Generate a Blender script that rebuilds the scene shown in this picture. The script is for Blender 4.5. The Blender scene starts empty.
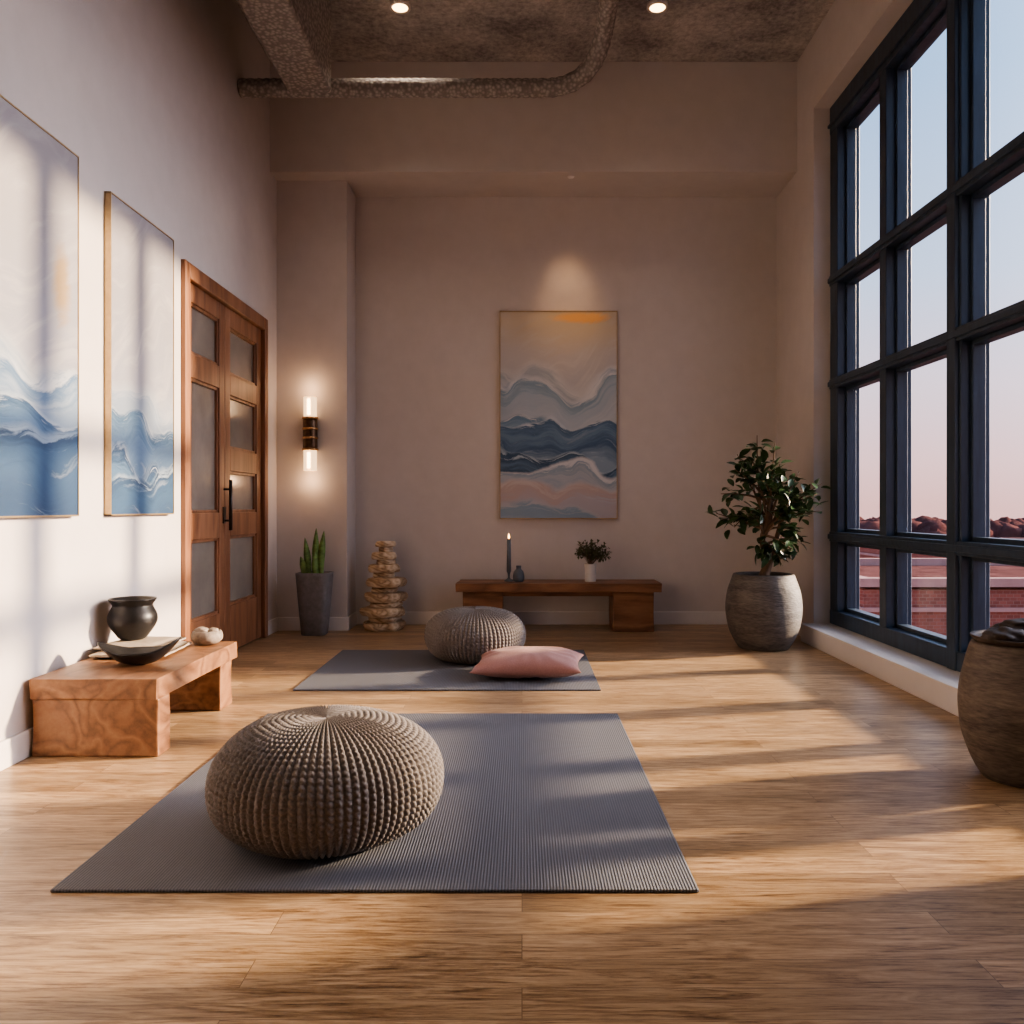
import bpy, bmesh, math, random
import numpy as np
from mathutils import Vector, Matrix, noise
random.seed(7)
S=bpy.context.scene
C=S.collection
# ---------------------------------------------------------------- materials
def newmat(name):
    m=bpy.data.materials.new(name); m.use_nodes=True
    nt=m.node_tree; b=nt.nodes['Principled BSDF']
    return m,nt,b
def N(nt,t,**k):
    n=nt.nodes.new(t)
    for a,v in k.items():
        if a.startswith('i_'):
            key=a[2:].replace('_',' ')
            n.inputs[key].default_value=v
        else: setattr(n,a,v)
    return n
def ramp(nt,stops,interp='LINEAR'):
    r=nt.nodes.new('ShaderNodeValToRGB'); r.color_ramp.interpolation=interp
    e=r.color_ramp.elements
    while len(e)>1: e.remove(e[-1])
    e[0].position=stops[0][0]; e[0].color=(*stops[0][1],1)
    for p,c in stops[1:]:
        x=e.new(p); x.color=(*c,1)
    return r
def coords(nt,scale=(1,1,1),rot=(0,0,0),out='Object',loc=(0,0,0)):
    t=nt.nodes.new('ShaderNodeTexCoord'); m=nt.nodes.new('ShaderNodeMapping')
    m.inputs['Scale'].default_value=scale; m.inputs['Rotation'].default_value=rot; m.inputs['Location'].default_value=loc
    nt.links.new(t.outputs[out],m.inputs['Vector']); return m.outputs['Vector']
def bump(nt,b,h,strength=.3,dist=.01):
    n=nt.nodes.new('ShaderNodeBump'); n.inputs['Strength'].default_value=strength; n.inputs['Distance'].default_value=dist
    nt.links.new(h,n.inputs['Height']); nt.links.new(n.outputs['Normal'],b.inputs['Normal'])
def simple(name,col,rough=.6,metal=0,noise_s=0,var=.15,bmp=0,bdist=.003,spec=.5,sheen=0,nscale=(1,1,1)):
    m,nt,b=newmat(name)
    b.inputs['Base Color'].default_value=(*col,1); b.inputs['Roughness'].default_value=rough
    b.inputs['Metallic'].default_value=metal; b.inputs['Specular IOR Level'].default_value=spec
    b.inputs['Sheen Weight'].default_value=sheen
    if noise_s:
        n=N(nt,'ShaderNodeTexNoise',i_Scale=float(noise_s),i_Detail=6.0,i_Roughness=.6)
        nt.links.new(coords(nt,nscale),n.inputs['Vector'])
        r=ramp(nt,[(.3,tuple(max(0,c*(1-var)) for c in col)),(.7,tuple(min(1,c*(1+var)) for c in col))])
        nt.links.new(n.outputs['Fac'],r.inputs['Fac']); nt.links.new(r.outputs['Color'],b.inputs['Base Color'])
        if bmp: bump(nt,b,n.outputs['Fac'],bmp,bdist)
    return m
def emis(name,col,s):
    m,nt,b=newmat(name); b.inputs['Base Color'].default_value=(*col,1)
    b.inputs['Emission Color'].default_value=(*col,1); b.inputs['Emission Strength'].default_value=s
    return m
def woodmat(name,dark,mid,light,scale=6,stretch=(1,1,1),rough=.45,rings=2.2,fine=.5,fs=(1,1,1)):
    m,nt,b=newmat(name)
    v=coords(nt,stretch); v2=coords(nt,fs)
    n1=N(nt,'ShaderNodeTexNoise',i_Scale=rings,i_Detail=2.0,i_Distortion=1.0); nt.links.new(v,n1.inputs['Vector'])
    mul=N(nt,'ShaderNodeMath',operation='MULTIPLY'); mul.inputs[1].default_value=scale*3.2; nt.links.new(n1.outputs['Fac'],mul.inputs[0])
    fr=N(nt,'ShaderNodeMath',operation='PINGPONG'); fr.inputs[1].default_value=1.0; nt.links.new(mul.outputs[0],fr.inputs[0])
    n2=N(nt,'ShaderNodeTexNoise',i_Scale=9.0,i_Detail=9.0,i_Roughness=.72); nt.links.new(v2,n2.inputs['Vector'])
    mx=N(nt,'ShaderNodeMix',data_type='FLOAT'); mx.inputs[0].default_value=fine
    nt.links.new(fr.outputs[0],mx.inputs[2]); nt.links.new(n2.outputs['Fac'],mx.inputs[3])
    r=ramp(nt,[(.15,dark),(.45,mid),(.8,light)]); nt.links.new(mx.outputs[0],r.inputs['Fac'])
    nt.links.new(r.outputs['Color'],b.inputs['Base Color']); b.inputs['Roughness'].default_value=rough
    bump(nt,b,mx.outputs[0],.25,.003)
    return m

M_wall=simple('wall_paint',(.60,.556,.54),.85,noise_s=7,var=.03,bmp=.08)
M_trim=simple('trim_paint',(.72,.69,.68),.5,noise_s=9,var=.02)
M_blue=simple('window_paint_blue',(.034,.056,.090),.40,noise_s=22,var=.3,bmp=.25,nscale=(1,1,.15))
M_gold=simple('gold_edge',(.50,.36,.20),.4,metal=.7,noise_s=30,var=.1)
M_metal=simple('dark_metal',(.05,.045,.045),.35,metal=.9,noise_s=30,var=.2)
M_bronze=simple('bronze',(.13,.085,.055),.38,metal=.9,noise_s=30,var=.3)
M_brass=simple('aged_brass',(.55,.34,.18),.3,metal=1,noise_s=30,var=.2)
M_bench=woodmat('bench_wood',(.06,.024,.012),(.215,.10,.048),(.33,.175,.09),scale=4,rings=3.4,stretch=(1,.5,1.2),fine=.66,fs=(4,.8,4))
M_bench2=woodmat('bench_wood_long',(.10,.045,.024),(.235,.11,.055),(.35,.18,.095),scale=3,rings=2.0,stretch=(.3,1,2),fine=.6,fs=(.8,4,5))
M_doorw=woodmat('door_wood',(.12,.048,.024),(.26,.118,.060),(.36,.18,.10),scale=2.5,rings=1.6,stretch=(2,2,.25),rough=.4,fine=.6,fs=(5,5,.6))
M_doorg=simple('frosted_glass',(.23,.20,.17),.16,noise_s=3,var=.2,spec=.6)
M_knit=simple('grey_wool',(.155,.138,.136),.95,noise_s=140,var=.3,bmp=.5,bdist=.002,sheen=.12)
M_pink=simple('pink_linen',(.34,.18,.17),.9,noise_s=120,var=.12,bmp=.4,sheen=.1)
M_black=simple('black_glaze',(.018,.017,.018),.36,noise_s=14,var=.5,bmp=.25,spec=.4)
M_cloth=simple('cream_cloth',(.42,.35,.28),.9,noise_s=40,var=.15,bmp=.3)
M_potg=simple('grey_pot',(.19,.185,.195),.5,noise_s=25,var=.22,bmp=.2)
M_soil=simple('soil',(.035,.025,.018),.95,noise_s=60,var=.4,bmp=.6,bdist=.01)
M_white=simple('white_ceramic',(.7,.68,.65),.4,noise_s=20,var=.04)
M_bark=simple('bark',(.16,.105,.07),.85,noise_s=30,var=.4,bmp=.6,bdist=.008,nscale=(1,1,.3))
M_snake=simple('snake_leaf',(.17,.28,.08),.45,noise_s=14,var=.55,nscale=(1,1,2))
M_leaf=simple('ficus_leaf',(.040,.080,.030),.35,noise_s=12,var=.6)
M_sprig=simple('sprig_leaf',(.09,.10,.045),.6,noise_s=30,var=.5)
M_candle=simple('candle_grey_blue',(.12,.145,.18),.5,noise_s=20,var=.2)
M_stone=simple('dark_stone',(.065,.050,.046),.6,noise_s=16,var=.5,bmp=.4)
M_pebble=simple('pale_stone',(.27,.22,.18),.7,noise_s=22,var=.5,bmp=.4)

def potmat(name,dark,light,rot,sc):
    m,nt,b=newmat(name)
    v=coords(nt,sc,rot)
    n1=N(nt,'ShaderNodeTexNoise',i_Scale=3.0,i_Detail=8.0,i_Roughness=.62,i_Distortion=.8); nt.links.new(v,n1.inputs['Vector'])
    n=N(nt,'ShaderNodeTexNoise',i_Scale=26.0,i_Detail=8.0); nt.links.new(v,n.inputs['Vector'])
    mx=N(nt,'ShaderNodeMix',data_type='FLOAT'); mx.inputs[0].default_value=.4
    nt.links.new(n1.outputs['Fac'],mx.inputs[2]); nt.links.new(n.outputs['Fac'],mx.inputs[3])
    r=ramp(nt,[(.37,dark),(.63,light)]); nt.links.new(mx.outputs[0],r.inputs['Fac']); nt.links.new(r.outputs['Color'],b.inputs['Base Color'])
    b.inputs['Roughness'].default_value=.62; bump(nt,b,mx.outputs[0],.6,.014); return m
M_pot1=potmat('carved_stone_grey',(.066,.062,.062),(.185,.172,.165),(.3,.55,0),(1,1,4.5))
M_pot2=potmat('carved_stone_brown',(.06,.049,.043),(.205,.168,.142),(.3,.9,.3),(1,1,5))
M_log=woodmat('stack_wood',(.16,.085,.045),(.50,.37,.24),(.76,.65,.51),scale=3,rings=3,stretch=(1,1,3),rough=.7,fine=.55,fs=(2,2,7))

def concrete(name,c0,c1,sc=2.5,pit=40):
    m,nt,b=newmat(name); v=coords(nt)
    n=N(nt,'ShaderNodeTexNoise',i_Scale=sc,i_Detail=10.0,i_Roughness=.7); nt.links.new(v,n.inputs['Vector'])
    n2=N(nt,'ShaderNodeTexNoise',i_Scale=float(pit),i_Detail=4.0,i_Roughness=.7); nt.links.new(v,n2.inputs['Vector'])
    mx=N(nt,'ShaderNodeMix',data_type='FLOAT'); mx.inputs[0].default_value=.4
    nt.links.new(n.outputs['Fac'],mx.inputs[2]); nt.links.new(n2.outputs['Fac'],mx.inputs[3])
    r=ramp(nt,[(.38,c0),(.62,c1)]); nt.links.new(mx.outputs[0],r.inputs['Fac']); nt.links.new(r.outputs['Color'],b.inputs['Base Color'])
    b.inputs['Roughness'].default_value=.9; bump(nt,b,n2.outputs['Fac'],.8,.02); return m
M_ceil=concrete('ceiling_concrete',(.20,.185,.18),(.58,.55,.53),1.8,22)
def ductmat():
    m,nt,b=newmat('duct_insulation'); v=coords(nt)
    vo=N(nt,'ShaderNodeTexVoronoi'); vo.inputs['Scale'].default_value=36; nt.links.new(v,vo.inputs['Vector'])
    r=ramp(nt,[(.15,(.46,.43,.415)),(.65,(.24,.222,.215))]); nt.links.new(vo.outputs['Distance'],r.inputs['Fac']); nt.links.new(r.outputs['Color'],b.inputs['Base Color'])
    inv=N(nt,'ShaderNodeMath',operation='SUBTRACT'); inv.inputs[0].default_value=1; nt.links.new(vo.outputs['Distance'],inv.inputs[1])
    b.inputs['Roughness'].default_value=.9; bump(nt,b,inv.outputs[0],.5,.015); return m
M_duct=ductmat()

def floormat():
    m,nt,b=newmat('oak_planks'); L=nt.links
    v=coords(nt)
    k=N(nt,'ShaderNodeTexBrick'); k.offset=.37; k.offset_frequency=2; k.squash=1
    k.inputs['Color1'].default_value=(0,0,0,1); k.inputs['Color2'].default_value=(1,1,1,1); k.inputs['Mortar'].default_value=(.5,.5,.5,1)
    k.inputs['Scale'].default_value=1; k.inputs['Mortar Size'].default_value=.0011; k.inputs['Mortar Smooth'].default_value=.3
    k.inputs['Brick Width'].default_value=1.75; k.inputs['Row Height'].default_value=.122
    L.new(v,k.inputs['Vector'])
    sc=N(nt,'ShaderNodeVectorMath',operation='SCALE'); sc.inputs['Scale'].default_value=13.0; L.new(k.outputs['Color'],sc.inputs[0])
    ad=N(nt,'ShaderNodeVectorMath',operation='ADD'); L.new(v,ad.inputs[0]); L.new(sc.outputs[0],ad.inputs[1])
    mp=N(nt,'ShaderNodeMapping'); mp.inputs['Scale'].default_value=(1.1,9,1); L.new(ad.outputs[0],mp.inputs['Vector'])
    g=N(nt,'ShaderNodeTexNoise',i_Scale=2.2,i_Detail=10.0,i_Roughness=.66,i_Distortion=2.2); L.new(mp.outputs[0],g.inputs['Vector'])
    mp2=N(nt,'ShaderNodeMapping'); mp2.inputs['Scale'].default_value=(2.6,46,1); L.new(ad.outputs[0],mp2.inputs['Vector'])
    f=N(nt,'ShaderNodeTexNoise',i_Scale=3.0,i_Detail=7.0,i_Roughness=.78); L.new(mp2.outputs[0],f.inputs['Vector'])
    mx=N(nt,'ShaderNodeMix',data_type='FLOAT'); mx.inputs[0].default_value=.52; L.new(g.outputs['Fac'],mx.inputs[2]); L.new(f.outputs['Fac'],mx.inputs[3])
    r=ramp(nt,[(.38,(.12,.066,.033)),(.45,(.285,.18,.10)),(.53,(.45,.312,.19)),(.62,(.58,.43,.28))]); L.new(mx.outputs[0],r.inputs['Fac'])
    tone=ramp(nt,[(0,(.70,.68,.65)),(.5,(.95,.93,.91)),(1,(1.15,1.13,1.09))]); L.new(k.outputs['Color'],tone.inputs['Fac'])
    mul=N(nt,'ShaderNodeMix',data_type='RGBA',blend_type='MULTIPLY'); mul.inputs[0].default_value=1
    L.new(r.outputs['Color'],mul.inputs[6]); L.new(tone.outputs['Color'],mul.inputs[7])
    gap=N(nt,'ShaderNodeMix',data_type='RGBA'); L.new(k.outputs['Fac'],gap.inputs[0]); L.new(mul.outputs[2],gap.inputs[6]); gap.inputs[7].default_value=(.14,.085,.048,1)
    L.new(gap.outputs[2],b.inputs['Base Color'])
    rr=N(nt,'ShaderNodeMapRange'); rr.inputs['To Min'].default_value=.27; rr.inputs['To Max'].default_value=.46; L.new(mx.outputs[0],rr.inputs['Value']); L.new(rr.outputs[0],b.inputs['Roughness'])
    sub=N(nt,'ShaderNodeMath',operation='SUBTRACT'); L.new(mx.outputs[0],sub.inputs[0]); L.new(k.outputs['Fac'],sub.inputs[1])
    bump(nt,b,sub.outputs[0],.22,.003)
    return m
M_floor=floormat()
def matmat():
    m,nt,b=newmat('ribbed_mat'); L=nt.links
    v=coords(nt)
    w=N(nt,'ShaderNodeTexWave',wave_type='BANDS',bands_direction='X'); w.inputs['Scale'].default_value=34; w.inputs['Distortion'].default_value=.15; w.inputs['Detail'].default_value=1
    L.new(v,w.inputs['Vector'])
    n=N(nt,'ShaderNodeTexNoise',i_Scale=90.0,i_Detail=4.0); L.new(v,n.inputs['Vector'])
    mx=N(nt,'ShaderNodeMix',data_type='FLOAT'); mx.inputs[0].default_value=.3; L.new(w.outputs['Fac'],mx.inputs[2]); L.new(n.outputs['Fac'],mx.inputs[3])
    r=ramp(nt,[(.1,(.072,.080,.102)),(.9,(.138,.146,.178))]); L.new(mx.outputs[0],r.inputs['Fac']); L.new(r.outputs['Color'],b.inputs['Base Color'])
    b.inputs['Roughness'].default_value=.75; bump(nt,b,mx.outputs[0],.5,.004); return m
M_mat=matmat()

# abstract art canvas : layered painted wave ridges
def art(name,sky,layers,blobs=(),seed=0.0,skystreak=.10,foamc=(.50,.55,.61),hic=(.60,.59,.58),hia=.45):
    m,nt,b=newmat(name); L=nt.links
    def M(op,a,b_=None,c=None):
        n=N(nt,'ShaderNodeMath',operation=op)
        for i,x in enumerate((a,b_,c)):
            if x is None: continue
            if hasattr(x,'is_output'): L.new(x,n.inputs[i])
            else: n.inputs[i].default_value=x
        return n.outputs[0]
    def comb(x,y,z=0.0):
        n=nt.nodes.new('ShaderNodeCombineXYZ')
        for i,q in enumerate((x,y,z)):
            if hasattr(q,'is_output'): L.new(q,n.inputs[i])
            else: n.inputs[i].default_value=q
        return n.outputs[0]
    def nz(vec,scale,det,rough=.55,dist=0.0):
        n=N(nt,'ShaderNodeTexNoise',i_Scale=float(scale),i_Detail=float(det),i_Roughness=rough,i_Distortion=dist); L.new(vec,n.inputs['Vector']); return M('SUBTRACT',n.outputs['Fac'],.5)
    tc=nt.nodes.new('ShaderNodeTexCoord'); sp=N(nt,'ShaderNodeSeparateXYZ'); L.new(tc.outputs['Generated'],sp.inputs[0])
    X=sp.outputs['X']; Z=sp.outputs['Z']
    edge=nz(comb(X,M('MULTIPLY',Z,1.7),seed),14,6,.65)
    swell=nz(comb(X,M('MULTIPLY',Z,1.8),seed+20),2.6,1,.4)   # lets ridges curl and cross
    diag=M('MULTIPLY_ADD',X,-.30,Z)
    skn=nz(comb(M('MULTIPLY',X,1.2),M('MULTIPLY',M('ADD',diag,M('MULTIPLY',nz(comb(X,Z,seed+9),2.2,1),.35)),9.0),seed),1.6,8,.62,.4)
    r=ramp(nt,sky); L.new(M('MULTIPLY_ADD',skn,skystreak*2,Z),r.inputs['Fac'])
    hi=N(nt,'ShaderNodeMapRange'); hi.inputs['From Min'].default_value=.02; hi.inputs['From Max'].default_value=.16; hi.inputs['To Max'].default_value=hia; L.new(skn,hi.inputs['Value'])
    mx=N(nt,'ShaderNodeMix',data_type='RGBA'); L.new(hi.outputs[0],mx.inputs[0]); L.new(r.outputs['Color'],mx.inputs[6]); mx.inputs[7].default_value=(*hic,1)
    out=mx.outputs[2]
    allst=skn
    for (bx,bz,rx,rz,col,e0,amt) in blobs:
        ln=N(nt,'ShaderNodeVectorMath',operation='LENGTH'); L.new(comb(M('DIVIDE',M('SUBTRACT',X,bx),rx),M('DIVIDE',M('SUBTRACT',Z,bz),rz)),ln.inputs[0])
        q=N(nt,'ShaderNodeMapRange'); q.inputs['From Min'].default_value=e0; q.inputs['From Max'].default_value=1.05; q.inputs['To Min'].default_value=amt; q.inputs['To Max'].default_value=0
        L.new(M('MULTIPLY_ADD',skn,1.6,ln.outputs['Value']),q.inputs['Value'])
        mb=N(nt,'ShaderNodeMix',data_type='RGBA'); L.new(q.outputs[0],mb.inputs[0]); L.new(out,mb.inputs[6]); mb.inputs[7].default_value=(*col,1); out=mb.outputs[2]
    for i,(base,amp,fr,slope,soft,stops) in enumerate(layers):
        h=M('MULTIPLY_ADD',nz(comb(X,seed+i*3.7),fr,1.0,.4),amp,base)
        h=M('MULTIPLY_ADD',X,slope,h)
        h=M('MULTIPLY_ADD',swell,.16,h)
        d=M('SUBTRACT',h,M('MULTIPLY_ADD',edge,.02,Z))
        st=nz(comb(M('MULTIPLY',X,1.8),M('MULTIPLY',M('ADD',d,M('MULTIPLY',nz(comb(X,Z,seed+i),2.5,1),.10)),26.0),seed+i),1.3,9,.66,.5)
        cr=ramp(nt,[(p/.4 if p<.4 else 1,c) for p,c in stops])
        L.new(M('MULTIPLY',M('MULTIPLY_ADD',st,.20,d),2.5),cr.inputs['Fac'])
        foam=N(nt,'ShaderNodeMapRange'); foam.inputs['From Min'].default_value=.08; foam.inputs['From Max'].default_value=.24; foam.inputs['To Max'].default_value=.6; L.new(st,foam.inputs['Value'])
        fx=N(nt,'ShaderNodeMix',data_type='RGBA'); L.new(foam.outputs[0],fx.inputs[0]); L.new(cr.outputs['Color'],fx.inputs[6]); fx.inputs[7].default_value=(*foamc,1)
        mk=N(nt,'ShaderNodeMapRange'); mk.inputs['From Min'].default_value=-soft; mk.inputs['From Max'].default_value=soft; L.new(d,mk.inputs['Value'])
        mm=N(nt,'ShaderNodeMix',data_type='RGBA'); L.new(mk.outputs[0],mm.inputs[0]); L.new(out,mm.inputs[6]); L.new(fx.outputs[2],mm.inputs[7]); out=mm.outputs[2]
        allst=M('ADD',allst,M('MULTIPLY',st,.3))
    L.new(out,b.inputs['Base Color']); b.inputs['Roughness'].default_value=.55
    bump(nt,b,allst,.35,.005)
    return m
w_=(.60,.62,.65)
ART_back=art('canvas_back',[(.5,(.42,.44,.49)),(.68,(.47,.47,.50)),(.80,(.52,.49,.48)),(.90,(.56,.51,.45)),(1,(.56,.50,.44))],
 [(.74,.20,2.4,-.14,.03,[(0,(.58,.59,.60)),(.04,(.36,.41,.47)),(.12,(.50,.52,.56)),(.4,(.46,.48,.53))]),
  (.60,.28,2.6,.08,.014,[(0,w_),(.03,(.22,.32,.43)),(.08,(.36,.44,.53)),(.2,(.45,.50,.56))]),
  (.50,.34,2.3,-.07,.008,[(0,w_),(.014,(.13,.23,.35)),(.07,(.22,.32,.44)),(.14,(.40,.46,.54)),(.3,(.3,.38,.47))]),
  (.43,.34,2.6,.05,.007,[(0,(.50,.55,.62)),(.014,(.07,.14,.24)),(.06,(.15,.24,.36)),(.12,(.06,.12,.22)),(.2,(.24,.33,.44))]),
  (.33,.26,2.2,-.08,.007,[(0,(.38,.46,.54)),(.012,(.035,.08,.15)),(.05,(.11,.19,.30)),(.09,(.04,.085,.155)),(.16,(.15,.23,.33))]),
  (.22,.18,2.8,.02,.008,[(0,w_),(.015,(.28,.36,.46)),(.05,(.42,.46,.52)),(.12,(.28,.36,.47))]),
  (.15,.13,2.4,.03,.012,[(0,(.56,.51,.50)),(.03,(.48,.39,.39)),(.08,(.44,.42,.47)),(.2,(.4,.4,.46))]),
  (.075,.10,2.4,-.03,.014,[(0,(.45,.47,.52)),(.03,(.24,.34,.45)),(.1,(.28,.36,.46))])],
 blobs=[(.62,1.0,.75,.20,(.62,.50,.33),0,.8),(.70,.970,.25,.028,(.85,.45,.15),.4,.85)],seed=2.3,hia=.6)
SK=[(.0,(.26,.275,.335)),(.5,(.275,.275,.32)),(.75,(.29,.28,.31)),(1,(.31,.295,.32))]
FC=(.34,.385,.44)
ART_l1=art('canvas_l1',SK,
 [(.46,.20,2.0,-.06,.03,[(0,(.36,.38,.42)),(.05,(.22,.28,.36)),(.3,(.26,.30,.38))]),
  (.38,.22,2.4,.03,.012,[(0,(.42,.45,.50)),(.03,(.08,.15,.26)),(.08,(.19,.26,.36)),(.2,(.18,.25,.36))]),
  (.30,.20,2.4,-.02,.010,[(0,(.38,.43,.49)),(.015,(.03,.08,.165)),(.06,(.09,.17,.28)),(.14,(.045,.10,.20))]),
  (.20,.16,2.6,.04,.012,[(0,(.20,.27,.36)),(.02,(.012,.042,.10)),(.07,(.025,.07,.15)),(.2,(.012,.042,.105))])],
 blobs=[(.87,.63,.08,.12,(.33,.22,.10),.4,.85)],seed=4.1,skystreak=.08,foamc=FC,hic=(.40,.385,.40),hia=.6)
ART_l2=art('canvas_l2',SK,
 [(.38,.16,2.0,.04,.03,[(0,(.34,.36,.41)),(.05,(.21,.26,.34)),(.3,(.26,.30,.37))]),
  (.31,.28,2.6,.04,.010,[(0,(.42,.46,.51)),(.018,(.04,.10,.19)),(.08,(.12,.20,.31)),(.2,(.07,.13,.23))]),
  (.20,.26,3.0,-.05,.010,[(0,(.40,.45,.50)),(.015,(.02,.06,.135)),(.06,(.08,.155,.26)),(.14,(.04,.10,.19))]),
  (.10,.16,2.6,.05,.010,[(0,(.28,.35,.43)),(.015,(.012,.042,.10)),(.07,(.03,.08,.165)),(.2,(.015,.045,.11))])],seed=7.7,skystreak=.08,foamc=FC,hic=(.40,.385,.40),hia=.6)

# ---------------------------------------------------------------- mesh helpers
def mkobj(name,verts,faces,mat,parent=None,smooth=False,loc=None):
    me=bpy.data.meshes.new(name); me.from_pydata([tuple(v) for v in verts],[],faces); me.update()
    o=bpy.data.objects.new(name,me); C.objects.link(o)
    if mat:
        for mm in (mat if isinstance(mat,list) else [mat]): me.materials.append(mm)
    if smooth: me.polygons.foreach_set('use_smooth',[True]*len(me.polygons))
    if loc: 
        me.transform(Matrix.Translation(-Vector(loc))); o.location=loc
    if parent: setp(o,parent)
    return o
def setp(o,p):
    o.parent=p; o.matrix_parent_inverse=Matrix.Translation(-p.location)
def root(name,loc):
    e=bpy.data.objects.new(name,None); e.location=loc; e.empty_display_size=.1; C.objects.link(e); return e
def boxv(b):
    x0,x1,y0,y1,z0,z1=b
    return [(x0,y0,z0),(x1,y0,z0),(x1,y1,z0),(x0,y1,z0),(x0,y0,z1),(x1,y0,z1),(x1,y1,z1),(x0,y1,z1)]
BF=[(0,3,2,1),(4,5,6,7),(0,1,5,4),(1,2,6,5),(2,3,7,6),(3,0,4,7)]
def boxes(name,bs,mat,parent=None,bevel=0,loc=None):
    V=[];F=[]
    for b in bs:
        k=len(V); V+=boxv(b); F+=[tuple(i+k for i in f) for f in BF]
    o=mkobj(name,V,F,mat,parent,loc=loc)
    if bevel:
        md=o.modifiers.new('bev','BEVEL'); md.width=bevel; md.segments=3; md.limit_method='ANGLE'
    return o
def lathe(name,prof,mat,c=(0,0,0),seg=64,parent=None,wob=0,wsc=3,seed=0,sx=1,sy=1,cap=True):
    V=[];F=[]
    for (r,z) in prof:
        for i in range(seg):
            a=2*math.pi*i/seg; rr=r
            if wob: rr=r*(1+wob*noise.noise(Vector((math.cos(a)*wsc+seed,math.sin(a)*wsc,z*wsc*4+seed))))
            V.append((c[0]+rr*math.cos(a)*sx,c[1]+rr*math.sin(a)*sy,c[2]+z))
    n=len(prof)
    for j in range(n-1):
        for i in range(seg):
            k=(i+1)%seg; F.append((j*seg+i,j*seg+k,(j+1)*seg+k,(j+1)*seg+i))
    if cap:
        if prof[0][0]>2e-4: F.append(tuple(range(seg))[::-1])
        if prof[-1][0]>2e-4: F.append(tuple((n-1)*seg+i for i in range(seg)))
    o=mkobj(name,V,F,mat,parent,smooth=True,loc=c); return o
def spl(prof,n=40):
    P=[Vector((a,b)) for a,b in prof]; out=[]
    m=len(P)-1
    for k in range(m):
        p0=P[max(k-1,0)];p1=P[k];p2=P[k+1];p3=P[min(k+2,m)]
        st=max(2,n//m)
        for i in range(st):
            t=i/st
            q=.5*((2*p1)+(-p0+p2)*t+(2*p0-5*p1+4*p2-p3)*t*t+(-p0+3*p1-3*p2+p3)*t**3)
            out.append((max(q.x,0.0001),q.y))
    out.append(tuple(P[-1])); return out
def tubegeo(pts,rad,seg=8):
    V=[];F=[];n=len(pts)
    for i,p in enumerate(pts):
        p=Vector(p); d=(Vector(pts[min(i+1,n-1)])-Vector(pts[max(i-1,0)])).normalized()
        a=d.cross(Vector((0,0,1)));
        if a.length<.05: a=d.cross(Vector((0,1,0)))
        a.normalize(); b=d.cross(a)
        r=rad[i] if isinstance(rad,(list,tuple)) else rad
        for k in range(seg):
            t=2*math.pi*k/seg; V.append(p+a*math.cos(t)*r+b*math.sin(t)*r)
    for i in range(n-1):
        for k in range(seg):
            q=(k+1)%seg; F.append((i*seg+k,i*seg+q,(i+1)*seg+q,(i+1)*seg+k))
    F.append(tuple(range(seg))[::-1]); F.append(tuple((n-1)*seg+k for k in range(seg)))
    return V,F
def tube(name,pts,rad,mat,parent=None,seg=10):
    V,F=tubegeo(pts,rad,seg); return mkobj(name,V,F,mat,parent,smooth=True)
def lump(name,c,s,mat,parent=None,amp=.15,fr=2.0,seed=0,sub=4):
    bm=bmesh.new(); bmesh.ops.create_icosphere(bm,subdivisions=sub,radius=1)
    for v in bm.verts:
        k=1+amp*noise.noise(v.co*fr+Vector((seed,seed*2,0)))
        v.co=Vector((v.co.x*s[0]*k,v.co.y*s[1]*k,v.co.z*s[2]*k))
    me=bpy.data.meshes.new(name); bm.to_mesh(me); bm.free(); me.materials.append(mat)
    me.polygons.foreach_set('use_smooth',[True]*len(me.polygons))
    o=bpy.data.objects.new(name,me); o.location=c; C.objects.link(o)
    if parent: setp(o,parent)
    return o
def merge(parts):
    V=[];F=[]
    for v,f in parts:
        k=len(V); V+=list(v); F+=[tuple(i+k for i in q) for q in f]
    return V,F

# ---------------------------------------------------------------- room shell
XL,XR,YB,ZC=-2.185,2.386,8.0,4.96
boxes('floor',[(XL-.2,2.75,-2.2,8.2,-.2,0)],M_floor)
boxes('ceiling',[(XL-.2,2.75,-2.2,8.2,ZC,ZC+.2)],M_ceil)
DY0,DY1,DZ=5.466,7.25,2.69
boxes('wall_left',[(XL-.2,XL,-2.2,DY0,0,ZC),(XL-.2,XL,DY1,8.2,0,ZC),(XL-.2,XL,DY0,DY1,DZ,ZC),(XL-.2,XL-.16,DY0,DY1,0,DZ)],M_wall)
boxes('wall_back',[(XL,XR,YB,YB+.2,0,ZC),(XL,-1.56,7.6,YB,0,4.006)],M_wall)
boxes('ceiling_soffit',[(XL,XR,7.4,YB,4.006,ZC)],M_wall)
boxes('wall_rear',[(XL,XR,-2.2,-2.0,0,ZC)],M_wall)
WY0,WY1,WZ0,WZ1=2.6,6.98,.15,4.36
boxes('wall_right',[(XR,2.75,WY1,8.2,0,ZC),(XR,2.75,-2.2,WY0,0,ZC),(XR,2.75,WY0,WY1,WZ1,ZC),(XR,2.75,WY0,WY1,0,.13)],M_wall)
boxes('trim_windowsill',[(2.284,2.53,WY0-.02,WY1+.02,0,.148)],M_trim,bevel=.006)
bh=.12
boxes('baseboard_left',[(XL,XL+.018,-2,DY0-.0,0,bh),(XL,XL+.018,DY1+.0,7.6,0,bh)],M_trim,bevel=.004)
boxes('baseboard_back',[(-1.56,XR,YB-.018,YB,0,bh),(XL,-1.542,7.582,7.6,0,bh),(-1.56,-1.542,7.6,YB,0,bh)],M_trim,bevel=.004)
boxes('baseboard_right',[(XR-.018,XR,WY1+.03,YB,0,bh)],M_trim,bevel=.004)

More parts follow.
